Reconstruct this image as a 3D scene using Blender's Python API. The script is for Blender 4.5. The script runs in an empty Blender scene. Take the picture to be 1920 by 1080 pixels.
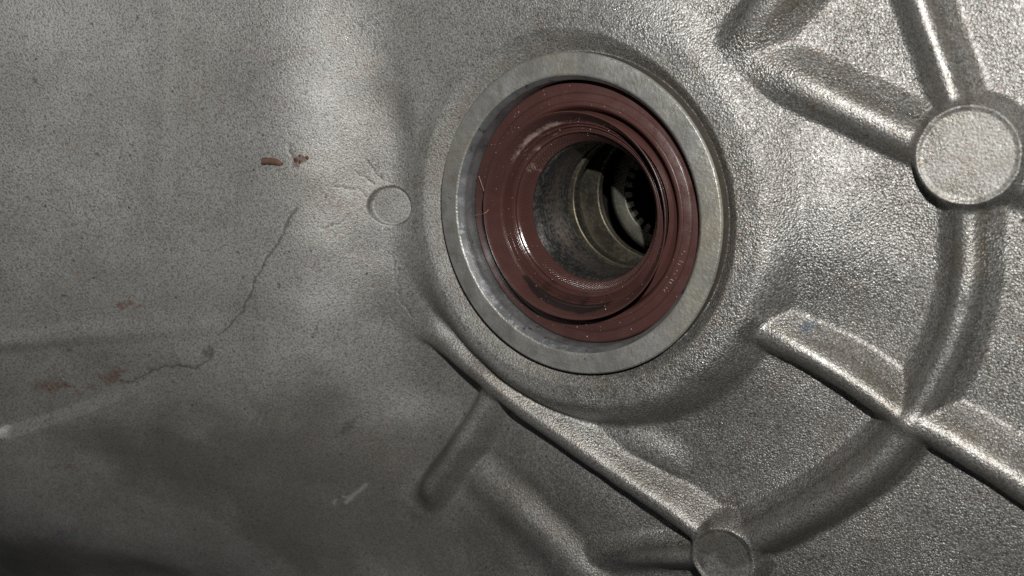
import bpy, math, random
import numpy as np

# ------------------------------------------------------------------ camera, light, exposure
# Units: everything is laid out in millimetres about the seal axis (z = 0 is the machined face) and scaled to metres.
MM = 0.001
sc = bpy.context.scene
FPX, PW, PH = 2000.0, 1920.0, 1080.0
CC = np.array([13.58, -16.547, 250.18])                 # seal centre seen from the lens (right, down, forward)
NN = np.array([-0.54693607, 0.18345504, -0.81682629])   # seal axis in the same frame
E1 = np.array([0.83092872, 0.0, -0.55637888]); E2 = np.cross(NN, E1)
camera_mm = np.array([-CC @ E1, -CC @ E2, -CC @ NN])
from mathutils import Matrix, Vector
ax = np.array([E1[0], E2[0], NN[0]]); ay = -np.array([E1[1], E2[1], NN[1]]); az = -np.array([E1[2], E2[2], NN[2]])
cam_d = bpy.data.cameras.new('camera'); cam = bpy.data.objects.new('camera', cam_d)
sc.collection.objects.link(cam); sc.camera = cam
cam.matrix_world = Matrix(((ax[0], ay[0], az[0], camera_mm[0]*MM), (ax[1], ay[1], az[1], camera_mm[1]*MM),
                           (ax[2], ay[2], az[2], camera_mm[2]*MM), (0, 0, 0, 1)))
cam_d.sensor_width = 36.0; cam_d.lens = 36.0*FPX/PW
cam_d.clip_start = 0.005; cam_d.clip_end = 5.0
cam_d.dof.use_dof = True; cam_d.dof.focus_distance = 0.248; cam_d.dof.aperture_fstop = 20.0

world = bpy.data.worlds.new('World'); sc.world = world; world.use_nodes = True
bg = world.node_tree.nodes['Background']; bg.inputs[0].default_value = (0.85, 0.93, 1.0, 1); bg.inputs[1].default_value = 0.03

# the phone's flash: a small lamp above and a little right of the lens
flash_mm = camera_mm + ax*16.0 + ay*48.0
fl = bpy.data.lights.new('phone_flash', 'SPOT'); fl.energy = 3.95; fl.shadow_soft_size = 0.0016
fl.color = (1.0, 0.982, 0.942); fl.spot_size = math.radians(150); fl.spot_blend = 1.0
fo = bpy.data.objects.new('phone_flash', fl); sc.collection.objects.link(fo)
aim = np.array([-25.0, -16.0, -4.0])
d = Vector((aim - flash_mm).tolist()); fo.rotation_euler = d.to_track_quat('-Z', 'Y').to_euler()
fo.location = (flash_mm*MM).tolist()

sc.cycles.use_denoising = False        # keep the grain of the metal crisp, like a phone picture
sc.cycles.max_bounces = 5
sc.view_settings.view_transform = 'Standard'; sc.view_settings.look = 'None'
sc.view_settings.exposure = 0.0; sc.view_settings.gamma = 1.0; sc.view_settings.use_curve_mapping = False

# ------------------------------------------------------------------ helpers
rng = np.random.default_rng(7); random.seed(7)

def bp(px, py, z=0.0):
    """measured point of the photograph -> x, y in mm at height z"""
    dd = np.array([(px - PW/2)/FPX, (py - PH/2)/FPX, 1.0])
    t = ((CC + NN*z) @ NN)/(dd @ NN); q = dd*t - CC
    return float(q @ E1), float(q @ E2)

def sstep(a, b, x):
    t = np.clip((x - a)/(b - a), 0, 1); return t*t*(3 - 2*t)

def vnoise(x, y, seed=0):
    """gradient noise on arrays, roughly -0.7..0.7"""
    r = np.random.default_rng(seed); N = 256
    ang = r.random((N, N))*2*np.pi; gx, gy = np.cos(ang), np.sin(ang)
    xi = np.floor(x).astype(np.int64); yi = np.floor(y).astype(np.int64); xf = x - xi; yf = y - yi
    u = xf*xf*xf*(xf*(xf*6 - 15) + 10); v = yf*yf*yf*(yf*(yf*6 - 15) + 10)
    def g(i, j, dx, dy):
        a = (xi + i) % N; b = (yi + j) % N; return gx[a, b]*dx + gy[a, b]*dy
    n0 = g(0, 0, xf, yf)*(1 - u) + g(1, 0, xf - 1, yf)*u
    n1 = g(0, 1, xf, yf - 1)*(1 - u) + g(1, 1, xf - 1, yf - 1)*u
    return n0*(1 - v) + n1*v

def mesh_obj(name, V, F4, mat, parent=None, normals=None, attrs=None, smooth=True):
    """V (n,3) in mm, F4 (m,3|4) ints -> one linked mesh object"""
    V = np.asarray(V, np.float32)*MM; F4 = np.asarray(F4, np.int32); k = F4.shape[1]
    me = bpy.data.meshes.new(name)
    me.vertices.add(len(V)); me.vertices.foreach_set('co', V.ravel())
    me.loops.add(F4.size); me.loops.foreach_set('vertex_index', F4.ravel())
    me.polygons.add(len(F4)); me.polygons.foreach_set('loop_start', np.arange(0, F4.size, k, dtype=np.int32))
    me.polygons.foreach_set('use_smooth', np.full(len(F4), smooth))
    me.update(calc_edges=True)
    if attrs:
        for an, av in attrs.items():
            a = me.attributes.new(an, 'FLOAT', 'POINT'); a.data.foreach_set('value', np.asarray(av, np.float32))
    if normals is not None: me.normals_split_custom_set_from_vertices(np.asarray(normals, np.float32))
    me.materials.append(mat)
    o = bpy.data.objects.new(name, me); sc.collection.objects.link(o)
    if parent: o.parent = parent
    return o

def lathe(name, prof, mat, parent=None, seg=288, wob=None, attr=None, smooth=True, closed=False):
    """prof: list of (r, z) in mm, split where a point repeats; wob(a, r, z)->(dr, dz)"""
    A = np.linspace(0, 2*np.pi, seg, endpoint=False); P = np.array(prof, float); n = len(P)
    R = np.repeat(P[:, 0][:, None], seg, 1); Z = np.repeat(P[:, 1][:, None], seg, 1); AA = np.repeat(A[None], n, 0)
    if wob is not None:
        dr, dz = wob(AA, R, Z); R = R + dr; Z = Z + dz
    V = np.stack([R*np.cos(AA), R*np.sin(AA), Z], -1).reshape(-1, 3)
    i = np.arange(n - 1)[:, None]; j = np.arange(seg)[None]; j2 = (j + 1) % seg
    F = np.stack([i*seg + j, i*seg + j2, (i + 1)*seg + j2, (i + 1)*seg + j], -1).reshape(-1, 4)
    keep = np.array([not (abs(P[q, 0] - P[q + 1, 0]) < 1e-9 and abs(P[q, 1] - P[q + 1, 1]) < 1e-9) for q in range(n - 1)])
    F = F[np.repeat(keep, seg)]
    at = None
    if attr is not None: at = {k: f(AA, R, Z).reshape(-1) for k, f in attr.items()}
    return mesh_obj(name, V, F, mat, parent, attrs=at, smooth=smooth)

def rounded(prof, rad=0.25, k=4):
    """fillets every inner corner of a profile so that edges catch light"""
    P = [np.array(p, float) for p in prof]; out = [P[0]]
    for a, b, c in zip(P[:-2], P[1:-1], P[2:]):
        la, lc = np.linalg.norm(a - b), np.linalg.norm(c - b); r = min(rad, la*0.45, lc*0.45)
        p0 = b + (a - b)/la*r; p1 = b + (c - b)/lc*r
        for t in np.linspace(0, 1, k + 1): out.append(p0*(1 - t)**2 + 2*b*t*(1 - t) + p1*t*t)
    out.append(P[-1]); return [tuple(p) for p in out]

def empty(name, loc=(0, 0, 0)):
    o = bpy.data.objects.new(name, None); sc.collection.objects.link(o)
    o.location = (loc[0]*MM, loc[1]*MM, loc[2]*MM); o.empty_display_size = 0.01; return o

def tag(o, label, cat, group=None, kind=None):
    o['label'] = label; o['category'] = cat
    if group: o['group'] = group
    if kind: o['kind'] = kind
    return o

# ------------------------------------------------------------------ materials
class NT:
    def __init__(s, name):
        s.m = bpy.data.materials.new(name); s.m.use_nodes = True; s.t = s.m.node_tree; s.n = s.t.nodes
        s.b = s.n['Principled BSDF']; s.co = s.n.new('ShaderNodeTexCoord').outputs['Object']
    def L(s, a, b): s.t.links.new(a, b)
    def noise(s, scale, detail=4, rough=0.6, vec=None, dist=0.0):
        n = s.n.new('ShaderNodeTexNoise'); n.inputs['Scale'].default_value = scale; n.inputs['Detail'].default_value = detail
        n.inputs['Roughness'].default_value = rough; n.inputs['Distortion'].default_value = dist
        s.L(vec or s.co, n.inputs['Vector']); return n.outputs['Fac']
    def voro(s, scale, feature='F1', vec=None, out='Distance', rand=1.0):
        n = s.n.new('ShaderNodeTexVoronoi'); n.feature = feature; n.inputs['Scale'].default_value = scale
        n.inputs['Randomness'].default_value = rand; s.L(vec or s.co, n.inputs['Vector']); return n.outputs[out]
    def ramp(s, fac, *stops, interp='LINEAR'):
        n = s.n.new('ShaderNodeValToRGB'); n.color_ramp.interpolation = interp
        e = n.color_ramp.elements
        while len(e) < len(stops): e.new(0.5)
        for q, (p, c) in zip(e, stops):
            q.position = p; q.color = (*(c if isinstance(c, tuple) else (c, c, c)), 1)
        s.L(fac, n.inputs[0]); return n.outputs[0]
    def mix(s, fac, a, b, mode='MIX'):
        n = s.n.new('ShaderNodeMix'); n.data_type = 'RGBA'; n.blend_type = mode
        for v, i in ((fac, 0), (a, 6), (b, 7)):
            if isinstance(v, (int, float)): n.inputs[i].default_value = v if i == 0 else (v, v, v, 1)
            elif isinstance(v, tuple): n.inputs[i].default_value = (*v, 1)
            else: s.L(v, n.inputs[i])
        return n.outputs[2]
    def math(s, op, a, b=0.0, c=None, clamp=False):
        n = s.n.new('ShaderNodeMath'); n.operation = op; n.use_clamp = clamp
        for i, v in enumerate((a, b) if c is None else (a, b, c)):
            if isinstance(v, (int, float)): n.inputs[i].default_value = v
            else: s.L(v, n.inputs[i])
        return n.outputs[0]
    def attr(s, name):
        n = s.n.new('ShaderNodeAttribute'); n.attribute_name = name; return n.outputs['Fac']
    def mapping(s, sx, sy, sz):
        n = s.n.new('ShaderNodeMapping'); n.inputs['Scale'].default_value = (sx, sy, sz); s.L(s.co, n.inputs['Vector']); return n.outputs[0]
    def bump(s, h, dist, strength=1.0, prev=None):
        n = s.n.new('ShaderNodeBump'); n.inputs['Distance'].default_value = dist; n.inputs['Strength'].default_value = strength
        s.L(h, n.inputs['Height'])
        if prev is not None: s.L(prev, n.inputs['Normal'])
        return n.outputs[0]
    def done(s, col=None, rough=None, metal=None, normal=None, spec=None):
        for v, k in ((col, 'Base Color'), (rough, 'Roughness'), (metal, 'Metallic'), (normal, 'Normal'), (spec, 'Specular IOR Level')):
            if v is None: continue
            if isinstance(v, (int, float)): s.b.inputs[k].default_value = v
            elif isinstance(v, tuple): s.b.inputs[k].default_value = (*v, 1)
            else: s.L(v, s.b.inputs[k])
        return s.m

def mat_cast():
    t = NT('cast_aluminium')
    coarse = t.attr('coarse')                                    # 1 where the sand skin is lumpy, 0 where it is fine
    warp = t.n.new('ShaderNodeTexNoise'); warp.inputs['Scale'].default_value = 700; warp.inputs['Detail'].default_value = 2; t.L(t.co, warp.inputs['Vector'])
    wv = t.n.new('ShaderNodeVectorMath'); wv.operation = 'MULTIPLY_ADD'; t.L(warp.outputs['Color'], wv.inputs[0]); wv.inputs[1].default_value = (0.0005,)*3; t.L(t.co, wv.inputs[2])
    vn = t.n.new('ShaderNodeTexVoronoi'); vn.inputs['Scale'].default_value = 2250; t.L(wv.outputs[0], vn.inputs['Vector'])
    cell, cellc = vn.outputs['Distance'], vn.outputs['Color']
    n1 = t.noise(2100, 3, 0.6)
    blot = t.noise(60, 5, 0.65); blot2 = t.noise(18, 4, 0.6)
    col = t.mix(t.ramp(blot, (0.3, 0.0), (0.7, 1.0)), (0.25, 0.248, 0.240), (0.345, 0.343, 0.335))
    col = t.mix(t.math('MULTIPLY', t.ramp(blot2, (0.5, 0.0), (0.75, 1.0)), 0.35), col, (0.215, 0.20, 0.17))
    col = t.mix(t.ramp(n1, (0.36, 0.75), (0.54, 0.0)), col, (0.085, 0.08, 0.074))     # pores in the skin
    col = t.mix(t.math('MULTIPLY', t.ramp(cellc, (0.55, 0.0), (0.95, 1.0)), t.math('MULTIPLY', coarse, 0.75)), col, (0.56, 0.555, 0.54))   # worn grain tops
    col = t.mix(t.math('MULTIPLY', t.ramp(cell, (0.45, 0.0), (0.75, 1.0)), t.math('MULTIPLY', coarse, 0.6)), col, (0.10, 0.094, 0.085))
    specks = t.ramp(t.voro(300, vec=wv.outputs[0]), (0.05, 1.0), (0.14, 0.0)); pick = t.ramp(t.noise(140, 2), (0.50, 0.0), (0.56, 1.0))
    col = t.mix(t.math('MULTIPLY', specks, t.math('MULTIPLY', pick, 0.85)), col, (0.030, 0.026, 0.024))
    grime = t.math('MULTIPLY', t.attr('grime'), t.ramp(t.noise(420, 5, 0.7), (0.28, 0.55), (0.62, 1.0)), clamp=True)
    col = t.mix(t.math('MULTIPLY', grime, t.math('ADD', 0.5, t.math('MULTIPLY', t.attr('rub_shade'), 0.35))), col, (0.105, 0.085, 0.055))  # ribs take more of the brown, so their flanks read as shaded
    col = t.mix(t.math('MULTIPLY', t.ramp(t.voro(1250, out='Color', vec=wv.outputs[0]), (0.72, 0.0), (0.95, 0.6)), t.ramp(t.noise(40, 3), (0.42, 0.0), (0.62, 1.0))), col, (0.20, 0.135, 0.105))
    oil = t.attr('oil'); col = t.mix(t.math('MULTIPLY', oil, 0.5), col, (0.062, 0.054, 0.046))
    # rust stays in flecks
    rf = t.ramp(t.math('ADD', t.math('MULTIPLY', t.attr('rust'), 0.52), t.math('MULTIPLY', t.noise(800, 5, 0.75), 0.9)), (0.72, 0.0), (0.92, 1.0))
    col = t.mix(t.math('MULTIPLY', rf, 0.85), col, t.mix(t.noise(700, 2), (0.040, 0.020, 0.012), (0.125, 0.056, 0.028)))
    df = t.ramp(t.math('ADD', t.math('MULTIPLY', t.attr('dark'), 0.60), t.math('MULTIPLY', t.noise(900, 4, 0.7), 0.5)), (0.50, 0.0), (0.72, 1.0))
    col = t.mix(t.math('MULTIPLY', df, 0.8), col, (0.045, 0.042, 0.040))
    col = t.mix(t.math('MULTIPLY', t.attr('bare'), 0.55), col, (0.5, 0.49, 0.47))
    col = t.mix(t.math('MULTIPLY', t.attr('blue'), 0.45), col, (0.05, 0.085, 0.15))
    # tiny crystals that glint
    gl = t.ramp(t.voro(1400, out='Color'), (0.93, 0.0), (0.96, 1.0))
    rough = t.mix(t.ramp(n1, (0.35, 0.0), (0.7, 1.0)), 0.38, 0.55)
    rough = t.mix(t.math('MULTIPLY', oil, 0.55), rough, 0.5)
    rough = t.mix(gl, t.math('ADD', rough, t.math('MULTIPLY', t.math('SUBTRACT', 1.0, coarse), 0.10)), 0.24)
    patch = t.ramp(t.noise(75, 3, 0.6), (0.32, 0.35), (0.66, 1.25))
    big = t.math('ADD', t.math('MULTIPLY', t.math('SUBTRACT', 1.0, cell), t.math('MULTIPLY', t.math('MULTIPLY', coarse, patch), 0.9)), t.math('MULTIPLY', n1, t.math('ADD', 0.75, t.math('MULTIPLY', coarse, 0.35))))
    nb = t.bump(big, 0.00018, 1.0)
    rub_shade = t.attr('rub_shade'); rough = t.mix(t.math('MULTIPLY', rub_shade, 0.6), rough, 0.33)
    metal = t.math('SUBTRACT', t.math('ADD', t.math('ADD', 0.40, t.math('MULTIPLY', coarse, 0.40)), t.math('MULTIPLY', rub_shade, 0.25)), t.math('MULTIPLY', t.math('MAXIMUM', rf, t.math('MAXIMUM', df, t.math('MULTIPLY', grime, 0.4))), 0.5), clamp=True)
    return t.done(col, rough, metal, nb)

def mat_machined():
    t = NT('machined_aluminium')
    b = t.noise(90, 5, 0.7); col = t.mix(t.ramp(b, (0.3, 0.0), (0.7, 1.0)), (0.19, 0.19, 0.18), (0.35, 0.35, 0.34))
    col = t.mix(t.ramp(t.noise(330, 5, 0.75), (0.46, 0.0), (0.66, 0.75)), col, (0.19, 0.18, 0.145))
    col = t.mix(t.ramp(t.noise(45, 3), (0.48, 0.0), (0.70, 0.65)), col, (0.25, 0.225, 0.16))
    sp = t.ramp(t.voro(420), (0.06, 1.0), (0.12, 0.0)); pk = t.ramp(t.noise(200, 2), (0.55, 0.0), (0.6, 1.0))
    col = t.mix(t.math('MULTIPLY', sp, t.math('MULTIPLY', pk, 0.8)), col, (0.05, 0.045, 0.04))
    h = t.math('ADD', t.noise(1300, 3, 0.6), t.math('MULTIPLY', t.noise(350, 4, 0.7), 1.2))
    return t.done(col, t.ramp(t.noise(200, 4), (0.3, 0.34), (0.7, 0.52)), 0.55, t.bump(h, 0.00016, 1.0))

def mat_bore():
    t = NT('bored_aluminium')
    b = t.noise(150, 5, 0.7); col = t.mix(t.ramp(b, (0.35, 0.0), (0.65, 1.0)), (0.20, 0.205, 0.21), (0.36, 0.37, 0.38))
    df = t.ramp(t.noise(420, 4, 0.6, t.mapping(1, 1, 0.6)), (0.62, 0.0), (0.68, 1.0))
    col = t.mix(t.math('MULTIPLY', df, 0.75), col, (0.035, 0.035, 0.037))
    sc_ = t.ramp(t.noise(330, 5, 0.75), (0.52, 0.0), (0.60, 0.8)); col = t.mix(t.math('MULTIPLY', sc_, t.attr('scuff')), col, (0.75, 0.78, 0.80))
    lines = t.noise(1.0, 3, 0.6, t.mapping(60, 60, 5200))
    return t.done(col, 0.36, 0.75, t.bump(lines, 0.00005, 0.7))

def mat_rubber():
    t = NT('brown_rubber')
    col = t.mix(t.noise(120, 4), (0.041, 0.0175, 0.0155), (0.060, 0.0265, 0.0235))
    col = t.mix(t.ramp(t.noise(55, 4, 0.6), (0.5, 0.0), (0.75, 0.5)), col, (0.026, 0.010, 0.009))
    oil = t.attr('oil'); o2 = t.ramp(t.math('ADD', oil, t.math('MULTIPLY', t.math('SUBTRACT', t.noise(260, 4), 0.5), 0.5)), (0.45, 0.0), (0.62, 1.0))
    col = t.mix(t.math('MULTIPLY', o2, 0.85), col, (0.009, 0.008, 0.008))
    gr = t.attr('grease'); g2 = t.ramp(t.math('ADD', gr, t.math('MULTIPLY', t.math('SUBTRACT', t.noise(420, 5, 0.7), 0.5), 1.1)), (0.55, 0.0), (0.78, 1.0))
    col = t.mix(t.math('MULTIPLY', g2, 0.75), col, (0.26, 0.20, 0.175))
    wet = t.attr('wet')
    rough = t.mix(t.math('MAXIMUM', wet, t.math('MULTIPLY', o2, 0.7)), t.ramp(t.noise(300, 3), (0.35, 0.30), (0.65, 0.48)), 0.17)
    nb = t.bump(t.noise(1800, 3), 0.00003, 0.8)
    nb = t.bump(t.noise(420, 4, 0.7), 0.00016, t_strength := 0.35, nb)
    return t.done(col, rough, 0.0, nb, 0.5)

def mat_steel(name, c0, c1, rust=0.5, rough=0.34, band=None):
    t = NT(name)
    col = t.mix(t.noise(160, 4), c0, c1)
    base = t.math('ADD', t.math('MULTIPLY', t.noise(1100, 4, 0.65), 0.85), t.math('MULTIPLY', t.noise(220, 3), 0.22))
    if band:
        sp = t.n.new('ShaderNodeSeparateXYZ'); t.L(t.co, sp.inputs[0])
        q = t.math('DIVIDE', t.math('ABSOLUTE', t.math('SUBTRACT', sp.outputs[2], band[0]*MM)), band[1]*MM)
        base = t.math('ADD', base, t.math('MULTIPLY', t.math('SUBTRACT', 1.0, q, clamp=True), 0.16))
    r = t.ramp(base, (0.52, 0.0), (0.84, 1.0))
    col = t.mix(t.math('MULTIPLY', r, rust), col, t.mix(t.noise(900, 3), (0.045, 0.022, 0.012), (0.16, 0.085, 0.042)))
    scr = t.noise(1.0, 3, 0.6, t.mapping(120, 120, 3600))
    tg = t.n.new('ShaderNodeTangent'); tg.direction_type = 'RADIAL'; tg.axis = 'Z'; t.L(tg.outputs[0], t.b.inputs['Tangent'])
    t.b.inputs['Anisotropic'].default_value = 0.85 if band else 0.0; t.b.inputs['Anisotropic Rotation'].default_value = 0.25
    col = t.mix(t.ramp(scr, (0.4, 0.55), (0.55, 0.0)), col, (0.04, 0.04, 0.04))
    nb = t.bump(scr, 0.00008, 1.0); nb = t.bump(t.noise(900, 3), 0.00006, 0.6, nb)
    return t.done(col, t.mix(r, rough, 0.55), t.math('SUBTRACT', 0.9, t.math('MULTIPLY', r, 0.55)), nb)

def mat_plain(name, col, rough=0.6, metal=0.0, var=0.4, scale=600):
    t = NT(name)
    c = t.mix(t.noise(scale, 4), tuple(v*(1 - var) for v in col), tuple(min(1, v*(1 + var)) for v in col))
    return t.done(c, rough, metal, t.bump(t.noise(scale*2, 3), 0.00005, 0.7))

M_CAST = mat_cast(); M_MACH = mat_machined(); M_GRIME = mat_plain('grimy_cast_edge', (0.055, 0.047, 0.036), 0.7, 0.1, 0.6, 500); M_BORE = mat_bore(); M_RUB = mat_rubber()
M_STEEL = mat_steel('worn_steel', (0.11, 0.113, 0.115), (0.21, 0.213, 0.21), 0.9, 0.25, (-21.5, 7.0))
M_DSTEEL = mat_steel('oily_steel', (0.10, 0.09, 0.065), (0.18, 0.165, 0.125), 0.6, 0.42)
M_GEAR = mat_steel('gear_steel', (0.15, 0.15, 0.128), (0.23, 0.225, 0.19), 0.35, 0.5)
M_DARK = mat_plain('cavity_black', (0.012, 0.011, 0.010), 0.4)  # near-black colour stands in for the unlit depth of the bore
M_WOOD = mat_plain('splinter_wood', (0.085, 0.043, 0.026), 0.75, 0, 0.6, 700)
M_RUST = mat_plain('rust_crust', (0.07, 0.032, 0.018), 0.8, 0, 0.6, 900)
M_FIBRE = mat_plain('pale_fibre', (0.42, 0.24, 0.18), 0.5)
M_DUST = mat_plain('bright_dust', (0.62, 0.60, 0.56), 0.3, 0.5)
M_BLUE = mat_plain('blue_paint', (0.05, 0.12, 0.26), 0.5)

# ------------------------------------------------------------------ the casting: one relief, cut into its parts
def axis_steps(stops):
    """stops: [(x0, step), (x1, step) ...] -> coordinates whose spacing blends between the stops"""
    out = [stops[0][0]]
    while out[-1] < stops[-1][0]:
        out.append(out[-1] + float(np.interp(out[-1], [s[0] for s in stops], [s[1] for s in stops])))
    return np.array(out)
gx = axis_steps([(-320, 1.2), (-240, 0.60), (-120, 0.34), (-60, 0.23), (100, 0.20), (112, 0.6), (190, 1.6)])
gy = axis_steps([(-190, 1.2), (-120, 0.40), (-88, 0.22), (44, 0.22), (70, 0.40), (150, 1.0)])
X, Y = np.meshgrid(gx, gy, indexing='ij')
RR = np.hypot(X, Y)

# broad shape through measured heights (thin-plate spline): photo point, height in mm
COLS = (0, 150, 300, 450, 540, 580, 620, 660, 700, 742, 768)
CTRL = [(cx, cy, z) for cy, zs in (
    (-60, (53, 40.6, 30.0, 20.8, 15.8, 13.6, 11.0, 8.2, 6.2, 4.7, 4.0)),
    (80,  (54, 41.4, 30.3, 20.9, 15.9, 13.5, 10.4, 6.8, 4.0, 2.4, 1.7)),
    (200, (54, 41.4, 30.2, 20.9, 16.0, 13.6, 10.3, 6.1, 2.8, 0.9, 0.2)),
    (330, (54, 41.4, 30.2, 21.0, 16.2, 13.8, 10.4, 5.9, 2.4, 0.2, -0.5)),
    (470, (54, 41.4, 30.3, 21.1, 16.3, 13.9, 10.5, 5.8, 1.9, -0.3, -0.9)),
    (600, (53.5, 41.0, 30.0, 20.9, 15.9, 13.4, 9.9, 5.0, 0.2, -3.4, -3.4))) for cx, z in zip(COLS, zs)] + [
 (880,-40,2.0),(900,20,1.0),(1000,-40,0.6),(1100,10,-1.0),(1260,-20,-2.4),(1260,120,-2.8),(850,120,-0.6),
 (0,700,52.5),(0,800,50.5),(0,930,47),(0,1000,42),(0,1080,25),
 (200,720,35),(200,830,32),(200,950,28),(250,1040,20),(300,1080,9),
 (400,740,23.0),(400,900,18.5),(420,1000,13),(500,1080,2),
 (560,720,13.2),(640,720,5.6),(600,850,6.5),(620,1000,-1.0),(650,1080,-6),
 (780,735,-10.0),(710,720,-3.0),(740,850,-7.0),(780,1000,-11.5),(850,1080,-13),
 (885,865,-14.5),(925,825,-14.0),(830,790,-11.5),
 (968,842,-12.0),(1080,920,-11.5),(1180,985,-12.5),(960,900,-13.5),(1060,985,-14.5),(1000,1075,-13),(930,1000,-13.0),
 (1440,215,-4.6),(1470,300,-5.0),(1530,380,-4.9),(1600,300,-8.2),(1690,420,-10.8),(1630,470,-9.0),(1550,480,-6.0),(1455,420,-5.6),(1430,510,-5.8),(1640,600,-12.2),(1540,575,-9.8),(1410,560,-7.0),(1740,430,-10.4),
 (1400,700,-9),(1300,790,-11.5),(1500,800,-12.6),(1450,900,-13),(1300,900,-13),(1200,870,-12.8),(1580,780,-12.8),(1150,840,-12),
 (1560,90,-8.6),(1470,60,-6.4),(1640,130,-9.8),(1620,0,-9.6),(1360,150,-4.0),
 (1880,60,-9.5),(1920,150,-9.5),(1900,450,-10.5),(1900,650,-11),(1850,740,-11.5),
 (1760,950,-12.5),(1900,1040,-12.5),(1600,1040,-13),(1450,1070,-13.5),(1300,1075,-15),(1150,1079,-14.5),
]
cp = np.array([(*bp(a, b, z), z) for a, b, z in CTRL])
def tps(cp, lam):
    n = len(cp); p = cp[:, :2]/50.0; D = np.hypot(p[:, None, 0] - p[None, :, 0], p[:, None, 1] - p[None, :, 1])
    K = np.where(D > 0, D*D*np.log(D + 1e-12), 0) + lam*np.eye(n); P = np.c_[np.ones(n), p]
    A = np.block([[K, P], [P.T, np.zeros((3, 3))]]); return np.linalg.solve(A, np.r_[cp[:, 2], 0, 0, 0])
wts = tps(cp, 0.03)
def ground(x, y):
    x = x/50.0; y = y/50.0; n = len(cp); h = wts[n] + wts[n + 1]*x + wts[n + 2]*y
    for k in range(n):
        d2 = (x - cp[k, 0]/50)**2 + (y - cp[k, 1]/50)**2; h = h + wts[k]*0.5*d2*np.log(d2 + 1e-12)
    return h
cs = 4                                                         # the spline is smooth: evaluate coarse, interpolate
xi = np.unique(np.r_[np.arange(0, len(gx), cs), len(gx) - 1]); yi = np.unique(np.r_[np.arange(0, len(gy), cs), len(gy) - 1])
Gc = np.clip(ground(*np.meshgrid(gx[xi], gy[yi], indexing='ij')), -24, 85)
tmp = np.empty((len(gx), len(yi)))
for k in range(len(yi)): tmp[:, k] = np.interp(gx, gx[xi], Gc[:, k])
G = np.empty_like(X)
for k in range(len(gx)): G[k] = np.interp(gy, gy[yi], tmp[k])

def polyline(P, reach=30.0):
    """signed lateral distance (positive = right of travel), and height along a polyline of (x, y, z)"""
    best = np.full(X.shape, 1e3); sgn = np.ones(X.shape); zz = np.zeros(X.shape); tt = np.zeros(X.shape)
    Ltot = sum(math.dist(a[:2], b[:2]) for a, b in zip(P[:-1], P[1:])); s0 = 0
    for a, b in zip(P[:-1], P[1:]):
        i0, i1 = np.searchsorted(gx, (min(a[0], b[0]) - reach, max(a[0], b[0]) + reach)); j0, j1 = np.searchsorted(gy, (min(a[1], b[1]) - reach, max(a[1], b[1]) + reach))
        dx, dy = b[0] - a[0], b[1] - a[1]; L = math.hypot(dx, dy)
        if i1 > i0 and j1 > j0 and L > 1e-6:
            w = (slice(i0, i1), slice(j0, j1)); xx = X[w] - a[0]; yy = Y[w] - a[1]
            t = np.clip((xx*dx + yy*dy)/(L*L), 0, 1); dd = np.hypot(xx - t*dx, yy - t*dy); m = dd < best[w]
            best[w][m] = dd[m]; sgn[w][m] = np.sign((dy*xx - dx*yy)[m]); zz[w][m] = (a[2] + (b[2] - a[2])*t)[m]
            tt[w][m] = ((s0 + t*L)/Ltot)[m]
        s0 += L
    return best, sgn, zz, tt
def smooth_path(P, n=5):
    P = [np.array(p, float) for p in P]; Q = [2*P[0] - P[1]] + P + [2*P[-1] - P[-2]]; out = []
    for i in range(1, len(Q) - 2):
        for t in np.linspace(0, 1, n, endpoint=False):
            a, b, c, d_ = Q[i - 1], Q[i], Q[i + 1], Q[i + 2]
            out.append(0.5*(2*b + (c - a)*t + (2*a - 5*b + 4*c - d_)*t*t + (3*b - a - 3*c + d_)*t**3))
    out.append(P[-1]); return out

feats = []                                                     # (name, raise array, core mask strength)
def side(dist, w, kind, flat=0.0):
    t = np.clip((dist - flat)/(w - flat), 0, 1)
    if kind == 'sharp': return 1 - t**2.3
    if kind == 'mid': s = 1 - t; return 0.45*(1 - t**2.2) + 0.55*s*s*(3 - 2*s)
    s = 1 - t; return s*s*(3 - 2*s)
def rib(name, pts, wl, wr, kl='soft', kr='soft', rough=0.25, seed=1, fade=None, flat=0.6):
    """pts: photo points with the height of the crest; wl / wr: half widths left and right of the direction of travel"""
    P = smooth_path([(*bp(a, b, z), z) for a, b, z in pts])
    dist, sg, zt, t = polyline(P, max(wl, wr) + 1.5)
    dist = dist + rough*vnoise(X/6 + seed*3.1, Y/6, seed)
    Sl = side(dist, wl, kl, flat); Sr = side(dist, wr, kr, flat); S = np.where(sg > 0, Sr, Sl)
    am = np.maximum(zt - G, 0)
    if fade: am = am*fade(t)
    feats.append((name, am*S, S)); return S
# ribs, measured along their crests
rib('rib', [(1352,122,-3.0),(1400,126,-2.8),(1455,145,-2.6),(1530,178,-2.4),(1620,222,-3.0),(1730,275,-3.0)], 7.6, 5.4, 'mid', 'sharp', seed=2, flat=0.3)
rib('rib', [(1352,122,-3.0),(1385,66,-1.4),(1440,-10,0.0),(1490,-70,0.0)], 5.6, 8.5, 'mid', 'mid', seed=3, flat=0.8)
rib('rib', [(1700,-60,-3.5),(1722,10,-3.5),(1755,100,-3.5),(1790,200,-3.5)], 5.4, 5.6, 'mid', 'mid', seed=4, flat=0.3)
rib('rib', [(1814,350,-4.4),(1812,430,-5.0),(1810,520,-5.2),(1784,630,-5.2),(1742,722,-5.2),(1697,796,-5.0)], 6.4, 6.8, 'mid', 'soft', seed=5, flat=0.5)
rib('rib', [(1700,800,-5.0),(1630,880,-4.9),(1540,945,-5.1),(1450,995,-5.4),(1370,1030,-5.8)], 6.2, 6.8, 'sharp', 'mid', seed=6, flat=0.4)
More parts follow.
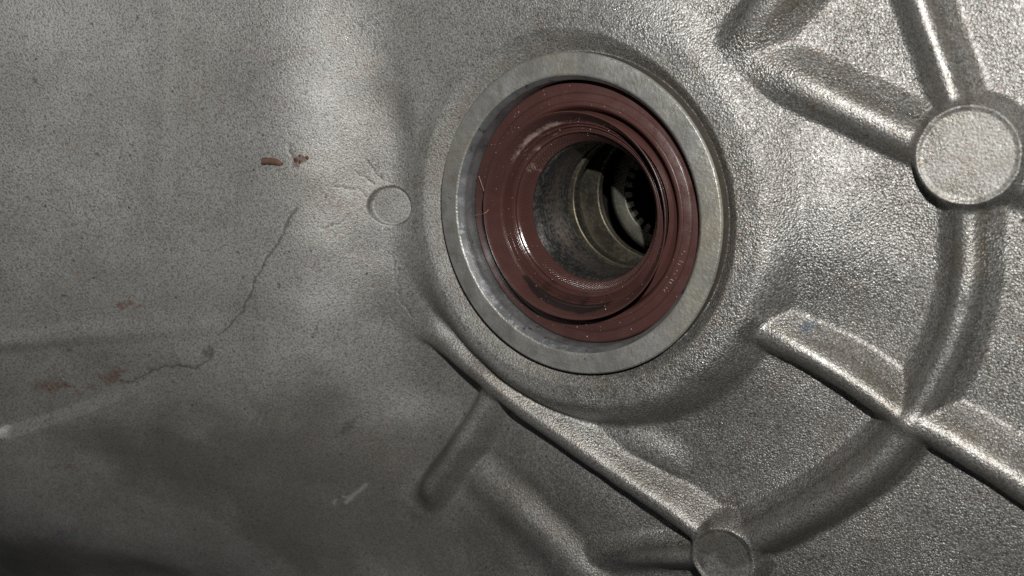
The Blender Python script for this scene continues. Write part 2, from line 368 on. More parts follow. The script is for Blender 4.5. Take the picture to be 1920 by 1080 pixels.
rib('rib', [(1412,618,-4.2),(1480,650,-3.4),(1580,708,-4.0),(1700,795,-5.0)], 6.0, 5.4, 'mid', 'sharp', seed=7, flat=0.2)
rib('rib', [(1715,795,-5.0),(1790,836,-4.6),(1870,885,-4.4),(1960,945,-4.4),(2120,1050,-4.4)], 6.8, 5.6, 'mid', 'sharp', seed=8, flat=0.4)
rib('rib', [(735,560,-4.8),(790,612,-5.0),(850,668,-4.5),(905,716,-4.2),(975,772,-4.8),(1070,838,-5.4),(1170,908,-5.8),(1260,970,-6),(1320,1015,-6)], 6.4, 4.6, 'mid', 'sharp', seed=9, flat=0.4, fade=lambda t: sstep(0.0, 0.17, t))
rib('rib', [(915,738,-5.2),(880,800,-5.0),(840,860,-4.8),(800,915,-4.8),(765,962,-5.2)], 5.4, 5.2, 'mid', 'mid', seed=10, flat=0.8, fade=lambda t: sstep(1.05, 0.75, t))
rib('rib', [(1090,1046,-13.5),(1140,1046,-11.0),(1200,1048,-8.5),(1300,1050,-6.6)], 6.0, 6, 'soft', 'soft', seed=11, flat=0.4)
rib('rib', [(905,905,-11.4),(945,940,-10.8),(1010,1005,-11.0),(1090,1085,-11.4)], 9.5, 11.0, 'soft', 'soft', seed=12)
rib('rib', [(1880,330,-4.0),(1960,352,-4.2),(2100,380,-4.4)], 6.0, 6.0, 'mid', 'mid', seed=14, flat=0.6)
rib('swell', [(1050,800,-12.0),(1150,828,-10.6),(1225,852,-10.6),(1300,900,-13.0)], 7.5, 6.0, 'soft', 'soft', seed=13)
# round pads (core-pin ends): a flat disc with a thin raised rim
def pad(name, px, py, z, r, wall, rim=0.35, tilt=(0, 0)):
    cx, cy = bp(px, py, z); rr = np.hypot(X - cx, Y - cy) + 0.12*vnoise(X/3, Y/3, 31)
    S = 1 - np.clip((rr - r)/wall, 0, 1)**1.6
    top = z + tilt[0]*(X - cx) + tilt[1]*(Y - cy)
    prof = top + rim*np.exp(-((rr - r + 0.45)/0.30)**2) - 0.25*sstep(r - 0.8, r - 1.5, rr)
    feats.append((name, np.maximum(prof - G, 0)*S, (rr < r + wall*0.8).astype(float))); return cx, cy, rr
PADA = pad('round_pad', 1814, 291, -2.2, 9.7, 1.5, 0.30)
PADB = pad('round_pad', 1355, 1048, -5.8, 8.0, 1.5, 0.12)
PAD_AT = [k for k, f in enumerate(feats) if f[0] == 'round_pad']
# the collar round the machined face
colz = -0.7 - 0.5*np.clip(-X/50, 0, 1)
Sc = side(RR + 0.35*vnoise(X/9, Y/9, 21), 54.0, 'mid', 45.5)
feats.append(('seal_boss', np.maximum(colz - G, 0)*Sc, Sc))
# low swell right of the collar
ang = np.arctan2(Y, X)
G2 = G

p = 11.0
stack = np.stack([f[1] for f in feats]); lift = (np.maximum(stack, 0)**p).sum(0)**(1/p)
def soften(A, sig):
    k = np.arange(-6, 7); w = np.exp(-0.5*(k/sig)**2); w /= w.sum()
    P_ = np.pad(A, 6, mode='edge'); B = sum(w[i]*P_[i:i + A.shape[0]] for i in range(13)); return sum(w[i]*B[:, i:i + A.shape[1]] for i in range(13))
lift = soften(lift, 2.6)                                        # casting fillets
for k, f in enumerate(feats):                                  # the pads' flat ends stay flat where ribs run into them
    if f[0] == 'round_pad':
        rr_ = (PADA if f is feats[PAD_AT[0]] else PADB)[2]; m_ = sstep(0.2, -0.5, rr_ - (9.7 if f is feats[PAD_AT[0]] else 8.0)); lift = lift*(1 - m_) + f[1]*m_
Hh = G2 + lift
owner = np.argmax(stack*(np.stack([f[2] for f in feats]) > 0.12), 0); strong = stack.max(0) > 0.35
corev = np.take_along_axis(np.stack([f[2] for f in feats]), owner[None], 0)[0] > 0.12
owner = np.where(strong & corev, owner, -1)
del stack
# moat cut round the machined face
mw = 0.25*vnoise(X/4, Y/4, 22); moat_w = 2.7 + 3.6*sstep(0.5, -0.7, np.cos(ang + 0.35))
Hh = Hh - (2.7 + 0.4*np.cos(ang - 1.0))*np.clip((38.2 + moat_w - RR + mw)/moat_w, 0, 1)**1.25
def height_at(x, y):
    i = int(np.clip(np.searchsorted(gx, x) - 1, 0, len(gx) - 2)); j = int(np.clip(np.searchsorted(gy, y) - 1, 0, len(gy) - 2))
    u = (x - gx[i])/(gx[i + 1] - gx[i]); v = (y - gy[j])/(gy[j + 1] - gy[j])
    return float(Hh[i, j]*(1 - u)*(1 - v) + Hh[i + 1, j]*u*(1 - v) + Hh[i, j + 1]*(1 - u)*v + Hh[i + 1, j + 1]*u*v)
def hit(px, py):
    """measured photo point -> point on the casting"""
    lo, hi = 60.0, -25.0
    for z in np.arange(75, -25, -0.5):
        x, y = bp(px, py, z)
        if gx[0] < x < gx[-1] and gy[0] < y < gy[-1] and height_at(x, y) >= z: return (x, y, height_at(x, y))
    x, y = bp(px, py, -10); return (x, y, height_at(x, y))

# shallow channel on the left and the vertical crease
def groove(pts, depth, wl, wr, kl, kr, sign=-1):
    global Hh
    P = smooth_path([hit(a, b) for a, b in pts]); dist, sg, zt, t = polyline(P, max(wl, wr) + 1)
    S = np.where(sg > 0, side(dist, wr, kr), side(dist, wl, kl)); Hh = Hh + sign*depth(t)*S; return S
groove([(2,800),(120,762),(230,718),(340,678)], lambda t: 3.4*(1 - t)**0.7, 24, 4.5, 'soft', 'soft')
groove([(2,644),(150,630),(300,620),(420,612)], lambda t: 1.0*(1 - t), 5, 3.5, 'soft', 'soft', +1)
groove([(322,5),(310,120),(300,280),(296,430)], lambda t: 0.16 + 0*t, 4, 4, 'soft', 'soft', +1)
groove([(745,120),(742,200),(748,300),(742,450),(760,540),(800,600)], lambda t: 0.7*np.sin(np.pi*np.clip(t, 0, 1)), 6, 6, 'soft', 'soft')

# ejector-pin recess left of the seal
hx, hy, hz = hit(735, 386); REC = np.hypot(X - hx, Y - hy) + 0.16*vnoise(X/2.2, Y/2.2, 41)
_e = 9.0; flat_z = hz - 0.5 + (height_at(hx + _e, hy) - height_at(hx - _e, hy))/(2*_e)*(X - hx)*1.04 + (height_at(hx, hy + _e) - height_at(hx, hy - _e))/(2*_e)*(Y - hy)*0.9
inn = 1 - sstep(4.5, 5.4, REC)
Hh = Hh*(1 - inn) + flat_z*inn - 0.2*np.exp(-((REC - 4.9)/0.3)**2)
# unevenness of the casting skin
coarse = np.clip(0.18 + 0.20*sstep(-90, -60, X) + 0.62*sstep(-50, 45, X - 0.25*Y) + 0.15*vnoise(X/30, Y/30, 3), 0.15, 1)
padm = np.where((PADA[2] < 9.0) | (PADB[2] < 7.4), 0.25, 1.0)
Hh = Hh + padm*(0.28*vnoise(X/22, Y/22, 51) + 0.10*vnoise(X/7, Y/7, 52))
skin = vnoise(X/0.9, Y/0.9, 53) + 0.7*vnoise(X/0.55 + 9, Y/0.55, 54)
Hh = Hh + 0.010*coarse*skin*(REC > 5)*np.where(PADA[2] < 9, 0.4, 1)
# crack lines (cold-flow marks): fine grooves, filled with dirt
zero = np.zeros_like(X); dark = zero.copy(); rust = zero.copy(); oil = zero.copy(); bare = zero.copy(); blue = zero.copy(); grime = zero.copy()
def line_mark(pxs, width, jit=0.5, seed=0, cut=0.0):
    global Hh
    P = [hit(*q) for q in pxs]; dist, sg, zt, t = polyline(P, 4.0)
    dist = np.abs(dist*sg + jit*(vnoise(X/3.0, Y/3.0, 60 + seed) + 0.5*vnoise(X/1.1, Y/1.1, 61 + seed)))
    dist = np.where((t <= 0) | (t >= 1), 9, dist)
    m = np.clip(1 - dist/width, 0, 1)*sstep(0, 0.08, t)*sstep(1, 0.92, t)
    if cut: Hh = Hh - cut*m
    return m
def blob(px, py, r, seed=0, elong=1.0, a=0.0):
    x, y, z = hit(px, py); c, s = math.cos(a), math.sin(a); out = np.zeros(X.shape); R_ = 2.0*r*elong + 1
    i0, i1 = np.searchsorted(gx, (x - R_, x + R_)); j0, j1 = np.searchsorted(gy, (y - R_, y + R_)); w = (slice(i0, i1), slice(j0, j1))
    u = (X[w] - x)*c + (Y[w] - y)*s; v = -(X[w] - x)*s + (Y[w] - y)*c
    out[w] = np.clip(1.25 - np.hypot(u/elong, v)/r - 0.9*vnoise(X[w]/(r*0.8) + seed, Y[w]/(r*0.8), 70 + seed), 0, 1); return out
for k, (pl, w) in enumerate([([(562,368),(556,392),(545,415),(532,440),(512,470),(492,500),(476,535),(468,560),(448,590),(420,622),(398,640)], 0.8),
             ([(396,640),(398,665),(388,680),(366,690),(340,684),(300,690),(270,705),(225,722)], 0.75),
             ([(700,372),(672,356),(640,352),(618,350)], 0.4), ([(703,352),(690,335),(668,318)], 0.4), ([(716,338),(700,310),(688,296)], 0.35),
             ([(553,318),(548,290),(543,268)], 0.8), ([(735,620),(742,560),(738,470)], 0.4), ([(476,535),(482,575),(470,600)], 0.35), ([(340,684),(330,705),(318,712)], 0.35), ([(512,470),(486,480),(470,500)], 0.3), ([(745,500),(752,560),(775,600)], 0.6), ([(660,395),(640,420),(600,430)], 0.3)]):
    dark = np.maximum(dark, line_mark(pl, w, 0.9, k, 0.14)*(1.0 if k < 2 else 0.75))
dark = np.maximum(dark, 0.85*blob(394, 662, 2.3, 8, 1.3, 1.2)); dark = np.maximum(dark, 0.5*blob(150, 102, 4.0, 2, 2.4, 0.2)); dark = np.maximum(dark, 0.4*blob(500, 110, 7, 3))
dark = np.maximum(dark, blob(650, 802, 1.3, 4, 3.0, 0.7)); dark = np.maximum(dark, blob(1822, 575, 2.6, 5, 1.0, 1.2)); dark = np.maximum(dark, 0.8*blob(327, 715, 1.2, 6)); dark = np.maximum(dark, 0.8*blob(130, 655, 1.5, 7))
dark = np.maximum(dark, 0.8*np.exp(-((REC - 5.1)/0.22)**2))  # thin dark ring: dirt and groove shade put into the recess edge colour
for _k in range(34):                                             # little pits and specks of soot over the wall
    _x, _y = rng.uniform(40, 980), rng.uniform(30, 1000)
    dark = np.maximum(dark, rng.uniform(0.5, 1)*blob(_x, _y, rng.uniform(0.35, 0.9), int(rng.integers(0, 40)), rng.uniform(1, 2), rng.uniform(0, 3)))
rust = np.maximum(rust, blob(565, 299, 2.6, 11)); rust = np.maximum(rust, 0.8*blob(240, 571, 3.6, 12, 1.5)); rust = np.maximum(rust, 0.8*blob(115, 722, 5, 13, 1.6)); rust = np.maximum(rust, 0.8*blob(215, 706, 4, 14, 2.2, 0.5)); rust = np.maximum(rust, 0.7*blob(178, 728, 3, 15))
rust = np.maximum(rust, 0.6*blob(125, 873, 3, 16, 2)); rust = np.maximum(rust, 0.5*blob(1620, 950, 2.5, 17, 2.5, 0.7)); rust = np.maximum(rust, 0.5*blob(1240, 760, 1.2, 18)); rust = np.maximum(rust, 0.45*blob(1560, 655, 3.5, 19, 2.0, -0.6))
blue = np.maximum(blue, sstep(0.3, 0.6, blob(1516, 612, 1.0, 21, 1.8, 0.4))); blue = np.maximum(blue, 0.5*sstep(0.3, 0.6, blob(762, 240, 0.8, 22, 1.8, 0.6))); blue = np.maximum(blue, 0.5*sstep(0.2, 0.6, blob(126, 1002, 2.5, 23, 2)))
for q, w in (([(690,905),(668,925),(648,945)], 0.9), ([(662,935),(640,930)], 0.6), ([(628,945),(632,935)], 0.5), ([(1402,448),(1412,466)], 0.5)):
    bare = np.maximum(bare, 0.8*line_mark(q, w, 0.3, 30))
# wet oil stain along the bottom
def poly_mask(pxs, soft):
    P = [hit(*q)[:2] for q in pxs]; inside = np.zeros(X.shape, bool)
    for a, b in zip(P, P[1:] + P[:1]):
        cnd = ((a[1] > Y) != (b[1] > Y)) & (X < (b[0] - a[0])*(Y - a[1])/(b[1] - a[1] + 1e-12) + a[0]); inside ^= cnd
    dist, _, _, _ = polyline([(*q, 0) for q in P] + [(*P[0], 0)])
    sd = np.where(inside, dist, -dist) + soft*0.9*vnoise(X/10, Y/10, 81) + soft*0.35*vnoise(X/2.5, Y/2.5, 82); return sstep(-soft, soft, sd)
oil = np.maximum(oil, poly_mask([(590,700),(690,770),(800,790),(850,845),(800,915),(770,945),(900,955),(985,985),(1040,1040),(1060,1075),(800,1079),(560,1078),(430,960),(250,900),(120,830),(300,780),(480,790)], 9.0))
oil = np.maximum(oil, 0.9*poly_mask([(930,855),(1010,900),(1110,1005),(1230,1015),(1250,1030),(1080,1040),(1000,960),(920,890)], 3.0))  # darkens the step face turned from the flash: shade put into colour
oil = np.maximum(oil, 0.75*poly_mask([(1130,850),(1250,880),(1330,930),(1400,960),(1280,985),(1180,910)], 4.0))  # darkens the valley below the swell: shade put into colour
oil = np.maximum(oil, 0.75*sstep(8.0, 7.0, PADB[2]))
oil = np.maximum(oil, 0.9*poly_mask([(0,1010),(130,1020),(260,1045),(400,1079),(0,1079)], 6.0))  # corner that falls away: its shade is painted in as dark colour
oil = np.maximum(oil, 0.55*blob(744, 185, 6.0, 24, 1.8, 1.5)); oil = np.maximum(oil, 0.35*blob(745, 560, 5.0, 25, 2.2, -1.1)); oil = np.maximum(oil, 0.4*blob(1460, 330, 7.0, 26, 2.0, 1.4)); oil = np.maximum(oil, 0.35*blob(1000, 55, 6.0, 27, 3.0, 0.2)); oil = np.maximum(oil, 0.4*blob(1560, 130, 7.0, 28, 2.0, -0.5)); oil = np.maximum(oil, 0.45*blob(1330, 740, 8.0, 29, 2.2, 0.6))  # brown smear left of the seal; the rest are soft darker patches
# brown grime: general film, heavier to the lower right, and where hands and tools never reach round the boss
grime = np.clip(0.12 + 0.5*vnoise(X/25, Y/25, 91) + 0.25*vnoise(X/6, Y/6, 92) + 0.25*sstep(-10, -80, Y), 0, 1)
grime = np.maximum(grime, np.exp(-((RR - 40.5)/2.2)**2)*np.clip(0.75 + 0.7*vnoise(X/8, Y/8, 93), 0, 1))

grime = np.maximum(grime, 0.75*poly_mask([(0,830),(200,740),(400,700),(600,720),(720,800),(800,960),(700,1079),(0,1079)], 12.0)*np.clip(0.55 + 1.2*vnoise(X/12, Y/12, 111) + 0.9*vnoise(X/3, Y/3, 112), 0, 1))
grime = np.maximum(grime, 0.7*np.clip(-0.1 + 1.6*vnoise(X/16 + 5, Y/16, 113) + 0.8*vnoise(X/4, Y/4, 114), 0, 1)*sstep(10, 50, X))
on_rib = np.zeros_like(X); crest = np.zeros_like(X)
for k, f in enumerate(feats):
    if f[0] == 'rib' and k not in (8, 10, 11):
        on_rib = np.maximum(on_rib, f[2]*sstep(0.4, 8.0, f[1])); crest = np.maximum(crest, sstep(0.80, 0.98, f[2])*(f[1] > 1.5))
flank_noise = np.clip(0.6 + 1.1*vnoise(X/9, Y/9, 94) + 0.6*vnoise(X/2.5, Y/2.5, 95), 0, 1)
grime = np.maximum(grime, sstep(0.05, 0.35, on_rib)*flank_noise*0.8)*(1 - 0.75*crest*np.clip(0.7 + vnoise(X/5, Y/5, 96), 0, 1))  # rib flanks: brown dirt plus shade put into the colour, crests kept lighter
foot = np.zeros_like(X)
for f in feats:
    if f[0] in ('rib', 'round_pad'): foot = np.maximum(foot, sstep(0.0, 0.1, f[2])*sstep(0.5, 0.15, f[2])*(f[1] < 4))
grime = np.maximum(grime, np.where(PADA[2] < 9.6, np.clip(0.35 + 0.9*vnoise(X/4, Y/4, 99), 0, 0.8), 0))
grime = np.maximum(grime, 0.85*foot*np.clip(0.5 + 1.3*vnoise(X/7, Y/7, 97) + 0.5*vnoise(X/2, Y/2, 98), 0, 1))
coarse = coarse*(1 - 0.6*sstep(0.2, 0.6, on_rib))*np.where((PADA[2] < 9.3) | (PADB[2] < 7.6) | (REC < 4.8), 0.4, 1.0)
# cut the relief into parts that share their border points and normals
dHx = np.gradient(Hh, gx, axis=0); dHy = np.gradient(Hh, gy, axis=1)
NRM = np.stack([-dHx, -dHy, np.ones_like(Hh)], -1); NRM /= np.linalg.norm(NRM, axis=-1, keepdims=True)
nx, ny = X.shape
VV = np.stack([X, Y, Hh], -1).reshape(-1, 3); NRM = NRM.reshape(-1, 3)
ii, jj = np.meshgrid(np.arange(nx - 1), np.arange(ny - 1), indexing='ij'); q0 = (ii*ny + jj)
FF = np.stack([q0, q0 + ny, q0 + ny + 1, q0 + 1], -1).reshape(-1, 4)
fr = (RR[:-1, :-1]).reshape(-1); own = owner[:-1, :-1].reshape(-1).copy()
rec_f = (REC[:-1, :-1] < 5.4).reshape(-1)
sw = [k for k, f in enumerate(feats) if f[0] == 'swell']
for k in sw: own[own == k] = -1
own[rec_f] = 1000
keep = fr > 36.0
ATT = {'coarse': coarse, 'dark': dark, 'rust': rust, 'oil': oil, 'rub_shade': sstep(0.02, 0.5, on_rib), 'bare': bare, 'blue': blue, 'grime': grime}
ATT = {k: v.reshape(-1) for k, v in ATT.items()}
housing = tag(empty('gearbox_housing', (0, 0, 0)), 'grey cast aluminium gearbox housing with ribs round the open shaft bore', 'gearbox housing')
def cut(name, mask):
    F = FF[mask & keep]
    if len(F) == 0: return None
    used, inv = np.unique(F, return_inverse=True)
    return mesh_obj(name, VV[used], inv.reshape(-1, 4), M_CAST, housing, NRM[used], {k: v[used] for k, v in ATT.items()})
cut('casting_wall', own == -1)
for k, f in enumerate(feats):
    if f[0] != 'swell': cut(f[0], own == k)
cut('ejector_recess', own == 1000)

# ------------------------------------------------------------------ machined face and bore
ang_w = lambda A, R, Z: (0.05*np.sin(3*A + 1) + 0.03*np.sin(7*A), 0.0)
lathe('machined_ring', rounded([(37.95, -0.62), (37.9, -0.40), (37.55, 0.0), (33.15, 0.0), (32.75, -0.25)], 0.12, 3), M_MACH, housing, 360,
      lambda A, R, Z: (0.06*np.sin(5*A)*(R > 37), 0*A))
lathe('ring_edge', [(38.1, -7.0), (37.95, -0.62)], M_GRIME, housing, 360)
lathe('bore_wall', rounded([(32.75, -0.25), (31.95, -1.5), (31.7, -2.0), (31.62, -12.0)], 0.12, 3), M_BORE, housing, 360,
      attr={'scuff': lambda A, R, Z: np.clip(1.4 - np.abs((A - 3.75 + np.pi) % (2*np.pi) - np.pi)/0.9, 0, 1)*sstep(-3.0, -1.2, Z)})

# ------------------------------------------------------------------ the oil seal
seal = tag(empty('oil_seal', (0, 0, -8)), 'reddish brown rubber oil seal pressed into the machined bore', 'oil seal')
seal_off = (0, 0, 8)
zeroa = lambda A, R, Z: A*0.0
def part(name, prof, attr=None, wob=None, mat=None, seg=360):
    base = {'oil': zeroa, 'grease': zeroa, 'wet': zeroa}
    if attr: base.update(attr)
    o = lathe(name, prof, mat or M_RUB, None, seg, wob, base); o.parent = seal; o.location = (0, 0, 8*MM); return o
def wrap(A, a0): return np.abs((A - a0 + np.pi) % (2*np.pi) - np.pi)
wave = lambda A, R, Z: (0.05*np.sin(2*A + 0.6) + 0.03*np.sin(5*A), 0.06*np.sin(3*A + 1.2))
part('outer_rim', rounded([(31.55, -11.0), (31.5, -6.0), (31.0, -5.45), (28.75, -5.25)], 0.35), {'oil': lambda A, R, Z: 0.55*sstep(30.6, 31.4, R)})
part('outer_face', rounded([(28.75, -5.25), (28.60, -5.45), (28.42, -5.20), (26.75, -4.75), (26.62, -4.90), (26.5, -4.70), (25.75, -4.62), (25.2, -5.2), (24.9, -6.6), (24.3, -8.2), (22.6, -8.8), (21.4, -8.6)], 0.22),
     {'grease': lambda A, R, Z: 0.22*sstep(26.0, 28.0, R), 'wet': lambda A, R, Z: 0.5*sstep(26.3, 25.5, R)}, wave)
# flared dust lip: a thin cone open towards the viewer
part('dust_lip', rounded([(21.2, -8.4), (22.6, -5.2), (24.55, -0.55), (24.72, 0.05), (24.45, 0.15), (24.0, -0.55), (22.4, -4.0), (21.95, -4.55)], 0.16, 4),
     {'oil': lambda A, R, Z: np.clip(1.5 - wrap(A, -1.85)/0.6, 0, 1)*sstep(24.1, 23.5, R) + 0.35*(wrap(A, 1.4) < 1.2),
      'grease': lambda A, R, Z: 0.75*np.clip(1.3 - wrap(A, 2.0)/0.75, 0, 1)*sstep(23.4, 22.4, R), 'wet': lambda A, R, Z: 0.25 + 0*A}, wave)
part('lip_ridges', rounded([(21.95, -4.55), (21.75, -4.2), (21.5, -4.8), (21.3, -5.45), (20.98, -4.95), (20.75, -5.75), (20.5, -6.3), (20.2, -5.7), (20.0, -6.2), (19.7, -6.25), (19.45, -6.45), (19.35, -6.9), (19.6, -7.4)], 0.12, 3),
     {'wet': lambda A, R, Z: 0.85*np.clip(1.4 - wrap(A, 3.5)/1.2, 0, 1), 'grease': lambda A, R, Z: 0.55*np.clip(1.2 - wrap(A, 2.1)/0.9, 0, 1),
      'oil': lambda A, R, Z: 0.5*np.clip(1.3 - wrap(A, -1.9)/0.9, 0, 1)}, wave)
part('sealing_lip', rounded([(19.6, -7.4), (19.2, -7.7), (17.35, -10.4), (17.0, -11.0), (17.6, -11.6)], 0.2, 3),
     {'wet': lambda A, R, Z: 0.95*np.clip(1.5 - wrap(A, 3.7)/1.0, 0, 1), 'oil': lambda A, R, Z: 0.35 + 0*A, 'grease': lambda A, R, Z: 0.6*np.clip(1 - wrap(A, 2.45)/0.35, 0, 1)})
def helix():
    V = []; F = []; n = 130
    for k in range(n):
        a = 2*np.pi*k/n; pts = []
        for s in np.linspace(0, 1, 5):
            r = 18.75 - 1.3*s; z = -8.1 - 1.95*s; aa = a + 0.115*s; w = 0.010*(1 - 0.6*abs(2*s - 1))
            for q, up in ((-w, 0.0), (0, 0.16), (w, 0.0)):
                V.append(((r - up*0.8)*math.cos(aa + q), (r - up*0.8)*math.sin(aa + q), z + up*0.55))
        b = k*15
        for s in range(4):
            for c in range(2): F.append((b + s*3 + c, b + s*3 + c + 1, b + s*3 + c + 4, b + s*3 + c + 3))
    V = np.array(V); z0 = np.zeros(len(V)); A = np.arctan2(V[:, 1], V[:, 0])
    o = mesh_obj('helix_ridges', V, F, M_RUB, None, attrs={'oil': z0 + 0.2, 'grease': z0, 'wet': 0.95*np.clip(1.5 - wrap(A, 3.7)/1.0, 0, 1)})
    o.parent = seal; o.location = (0, 0, 8*MM); o['kind'] = 'stuff'
helix()

def moulded_mark(a, r, w, h, square=False):
    """a small raised outline of the moulded lettering, too worn to read"""
    V = []; F = []; n = 20
    for k in range(n):
        th = 2*math.pi*k/n; cx, cy = math.cos(th), math.sin(th)
        if square: q = max(abs(cx), abs(cy)); cx, cy = cx/q, cy/q
        for off, up in ((-0.11, -0.05), (0.0, 0.13), (0.11, -0.05)):
            u = (w + off)*cx; v = (h + off)*cy; rr = r + v; aa = a + u/r
            V.append((rr*math.cos(aa), rr*math.sin(aa), -5.2 + (28.42 - rr)*0.27 + up))
    for k in range(n):
        k2 = (k + 1) % n
        for c in range(2): F.append((k*3 + c, k*3 + c + 1, k2*3 + c + 1, k2*3 + c))
    z0 = np.zeros(len(V)); o = mesh_obj('moulded_mark', V, F, M_RUB, None, attrs={'oil': z0, 'grease': z0 + 0.25, 'wet': z0 + 0.4}); o.parent = seal; o.location = (0, 0, 8*MM)
for k, (a, w, sq) in enumerate([(-0.36, 0.45, False), (-0.45, 0.40, True), (-0.54, 0.5, False), (-0.63, 0.4, True), (-0.72, 0.5, False), (1.80, 0.5, True), (1.88, 0.42, True)]):
    moulded_mark(a, 27.6, w, 0.52, sq)

# ------------------------------------------------------------------ what shows down the hole
sleeve = tag(empty('bearing_sleeve', (0, 0, -30)), 'worn steel sleeve with rust band inside the bore just behind the seal lips', 'sleeve')
def sub(name, prof, mat, par, zb, seg=240):
    o = lathe(name, prof, mat, None, seg); o.parent = par; o.location = (0, 0, -zb*MM); return o
sub('sleeve_wall', rounded([(19.2, -30.9), (19.2, -12.2), (18.2, -11.6), (17.75, -11.9), (16.85, -13.9), (16.8, -20.0), (16.75, -27.9), (17.2, -28.1), (19.0, -28.2), (19.0, -30.9)], 0.25, 3), M_STEEL, sleeve, -30)
sub('sleeve_shoulder', rounded([(19.2, -30.95), (17.0, -31.0), (16.75, -31.3), (16.7, -33.8), (17.2, -34.1), (23.0, -34.3)], 0.2, 3), M_DSTEEL, sleeve, -30)
shell = tag(empty('differential_case', (0, 0, -80)), 'cavity wall coloured black as deep shade around the gear in the bore', 'gear case')
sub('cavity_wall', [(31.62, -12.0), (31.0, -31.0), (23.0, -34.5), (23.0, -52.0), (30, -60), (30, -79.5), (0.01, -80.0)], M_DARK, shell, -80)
wash = tag(empty('thrust_washer', (0, 0, -47)), 'thin steel washer lying between the sleeve and the splined gear', 'washer')
sub('washer_ring', rounded([(22.9, -45.0), (17.2, -45.0), (16.95, -45.3), (16.95, -47.2), (22.9, -47.4)], 0.2, 3), M_DSTEEL, wash, -47)
gear = tag(empty('side_gear', (0, 0, -70)), 'splined steel gear with dark tooth gaps deep inside the bore', 'gear')
sub('gear_face', rounded([(19.5, -66), (17.6, -53.6), (16.4, -52.6), (12.75, -52.6), (12.6, -70)], 0.25, 3), M_GEAR, gear, -70)
def tooth_mesh():
    V = []; F = []
    prof = [(12.8, -0.062), (12.0, -0.070), (11.1, -0.074), (10.5, -0.056), (10.3, 0.0), (10.5, 0.056), (11.1, 0.074), (12.0, 0.070), (12.8, 0.062)]
    for z in (-52.66, -53.1, -66.0):
        for r, a in prof:
            q = 0.92 if z == -52.66 else 1.0; V.append((r*math.cos(a*q), r*math.sin(a*q), z + 70.0))
    n = len(prof)
    for l in range(2):
        for k in range(n - 1): F.append((l*n + k, l*n + k + 1, (l + 1)*n + k + 1, (l + 1)*n + k))
    F += [(0, 1, 7, 8), (1, 2, 6, 7), (2, 3, 5, 6), (2, 3, 4, 5)][:3]
    return V, F
tv, tf = tooth_mesh(); first = mesh_obj('spline_tooth', tv, tf, M_GEAR, None, smooth=False); first.parent = gear
for k in range(1, 26):
    o = first.copy(); sc.collection.objects.link(o); o.parent = gear; o.rotation_euler.z = 2*math.pi*k/26

# ------------------------------------------------------------------ small things lying about
def rock(name, loc, size, mat, seed, flat=0.6, rotz=0.0):
    """a small irregular crumb with rounded facets"""
    r = np.random.default_rng(seed); n, m = 10, 6; V = []; F = []
    for i in range(m + 1):
        th = math.pi*i/m
        for j in range(n):
            ph = 2*math.pi*j/n; s = 1 + 0.28*(r.random() - 0.5)*(0 < i < m)
            V.append((size[0]*s*math.sin(th)*math.cos(ph), size[1]*s*math.sin(th)*math.sin(ph), size[2]*s*math.cos(th)))
    for i in range(m):
        for j in range(n): F.append((i*n + j, (i + 1)*n + j, (i + 1)*n + (j + 1) % n, i*n + (j + 1) % n))
    o = mesh_obj(name, V, F, mat); o.location = (loc[0]*MM, loc[1]*MM, loc[2]*MM); o.rotation_euler.z = rotz; return o
def splinter():
    x, y, z = hit(515, 304); L = 5.6; V = []; F = []; n = 10; r = np.random.default_rng(5)
    for i in range(9):
        t = i/8; w = 0.95*(1.0 - 0.38*t + 0.22*(r.random() - 0.5))*(1 if i else 0.75)*(0.6 if i == 8 else 1); cx = (t - 0.5)*L; cy = 0.25*math.sin(t*3)
        for j in range(n):
            a = 2*math.pi*j/n; s = 1 + 0.5*(r.random() - 0.5)
            V.append((cx + (0.5*(r.random() - 0.5) if i in (0, 8) else 0), cy + w*s*math.cos(a), 0.55*w*s*math.sin(a)))
    for i in range(8):
        for j in range(n): F.append((i*n + j, i*n + (j + 1) % n, (i + 1)*n + (j + 1) % n, (i + 1)*n + j))
    F.append((0, 3, 6, 8)); F.append((80, 82, 85, 88))
    o = mesh_obj('wood_splinter', V, F, M_WOOD); o.location = (x*MM, y*MM, (z + 0.45)*MM)
    sl = (height_at(x + 3, y) - height_at(x - 3, y))/6
    o.rotation_euler = (0, -math.atan(sl), -0.22); tag(o, 'small orange brown splinter lying on the grey casting left of the seal', 'splinter')
splinter()
CRUMB = ['largest dark rust crumb right of the orange splinter', 'rust crumb lowest in the cluster right of the splinter', 'rightmost rust crumb of the cluster beside the splinter', 'smallest rust crumb at the top of the cluster beside the splinter']
for k, (px, py, s) in enumerate([(556, 300, 0.62), (566, 303, 0.45), (577, 296, 0.5), (563, 292, 0.35)]):
    x, y, z = hit(px, py); o = rock('rust_crumb', (x, y, z + 0.1), (s*1.2, s, s*0.45), M_RUST, 100 + k, rotz=k)
    tag(o, CRUMB[k], 'rust crumb', 'rust crumbs beside the splinter')
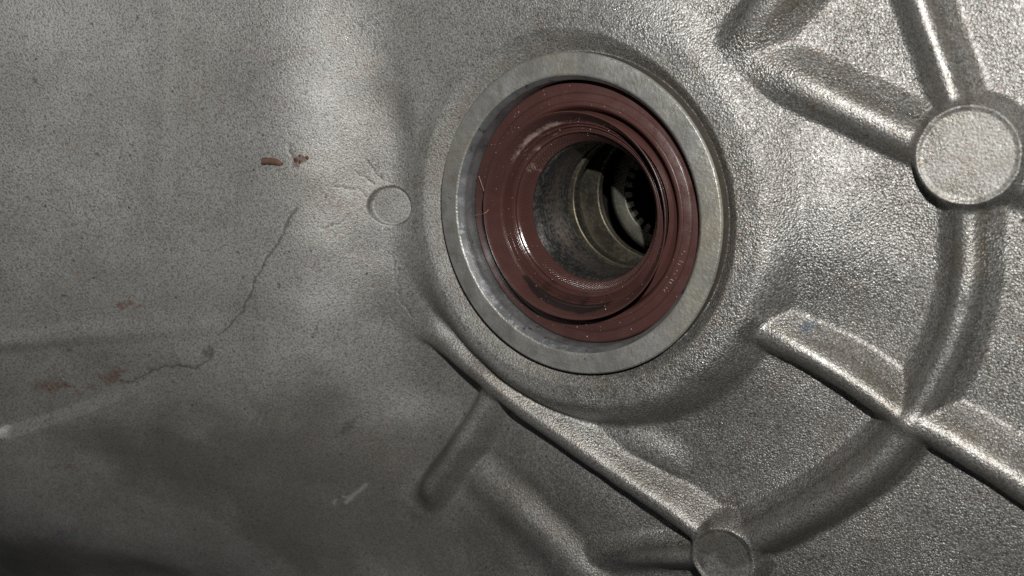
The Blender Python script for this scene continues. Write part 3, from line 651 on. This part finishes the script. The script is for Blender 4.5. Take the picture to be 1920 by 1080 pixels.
def fibre():
    pts = [(898, 330, -3.5), (903, 345, -3.0), (909, 362, -2.0), (914, 380, -1.2), (915, 394, -0.9), (908, 400, 0.1), (899, 402, -2.5), (891, 404, -4.2)]
    P = smooth_path([(*bp(a, b, z), z) for a, b, z in pts], 6); V = []; F = []; n = 6; r = 0.055
    for i, q in enumerate(P):
        tan = P[min(i + 1, len(P) - 1)] - P[max(i - 1, 0)]; tan /= np.linalg.norm(tan); u = np.cross(tan, (0, 0, 1)); u /= np.linalg.norm(u) + 1e-9; w = np.cross(tan, u)
        for j in range(n): V.append(q + r*(u*math.cos(2*math.pi*j/n) + w*math.sin(2*math.pi*j/n)))
    for i in range(len(P) - 1):
        for j in range(n): F.append((i*n + j, i*n + (j + 1) % n, (i + 1)*n + (j + 1) % n, (i + 1)*n + j))
    tag(mesh_obj('lint_fibre', V, F, M_FIBRE), 'thin pale curved fibre lying across the left side of the brown seal', 'fibre')
fibre()
def dust():
    r = np.random.default_rng(11); V = []; F = []
    surf = [(30.8, -5.4), (30, -5.33), (29.2, -5.25), (28.2, -5.1), (27.4, -4.9), (26.6, -4.7), (25.8, -4.6), (24.6, 0.14), (23.4, -1.8), (22.6, -3.6), (21.75, -4.35), (21.2, -5.1), (20.4, -5.8), (19.8, -6.2), (18.6, -8.5), (17.8, -9.7)]
    for k in range(430):
        i = r.integers(0, len(surf) - 1); t = r.random(); rr = surf[i][0]*(1 - t) + surf[i + 1][0]*t; z = surf[i][1]*(1 - t) + surf[i + 1][1]*t
        if i in (6, 7): continue
        a = r.random()*2*np.pi; s = 0.04 + 0.10*r.random()**3; c = np.array((rr*math.cos(a), rr*math.sin(a), z + s*0.5)); b = len(V)
        for dv in ((1, 0, 0), (0, 1, 0), (-1, 0, 0), (0, -1, 0), (0, 0, 1), (0, 0, -1)): V.append(c + np.array(dv)*s*(0.6 + 0.8*r.random()))
        for f in ((0, 1, 4), (1, 2, 4), (2, 3, 4), (3, 0, 4), (1, 0, 5), (2, 1, 5), (3, 2, 5), (0, 3, 5)): F.append(tuple(b + q for q in f))
    tag(mesh_obj('dust_specks', V, F, M_DUST, smooth=False), 'tiny bright dust specks scattered over the brown seal', 'dust', kind='stuff')
dust()
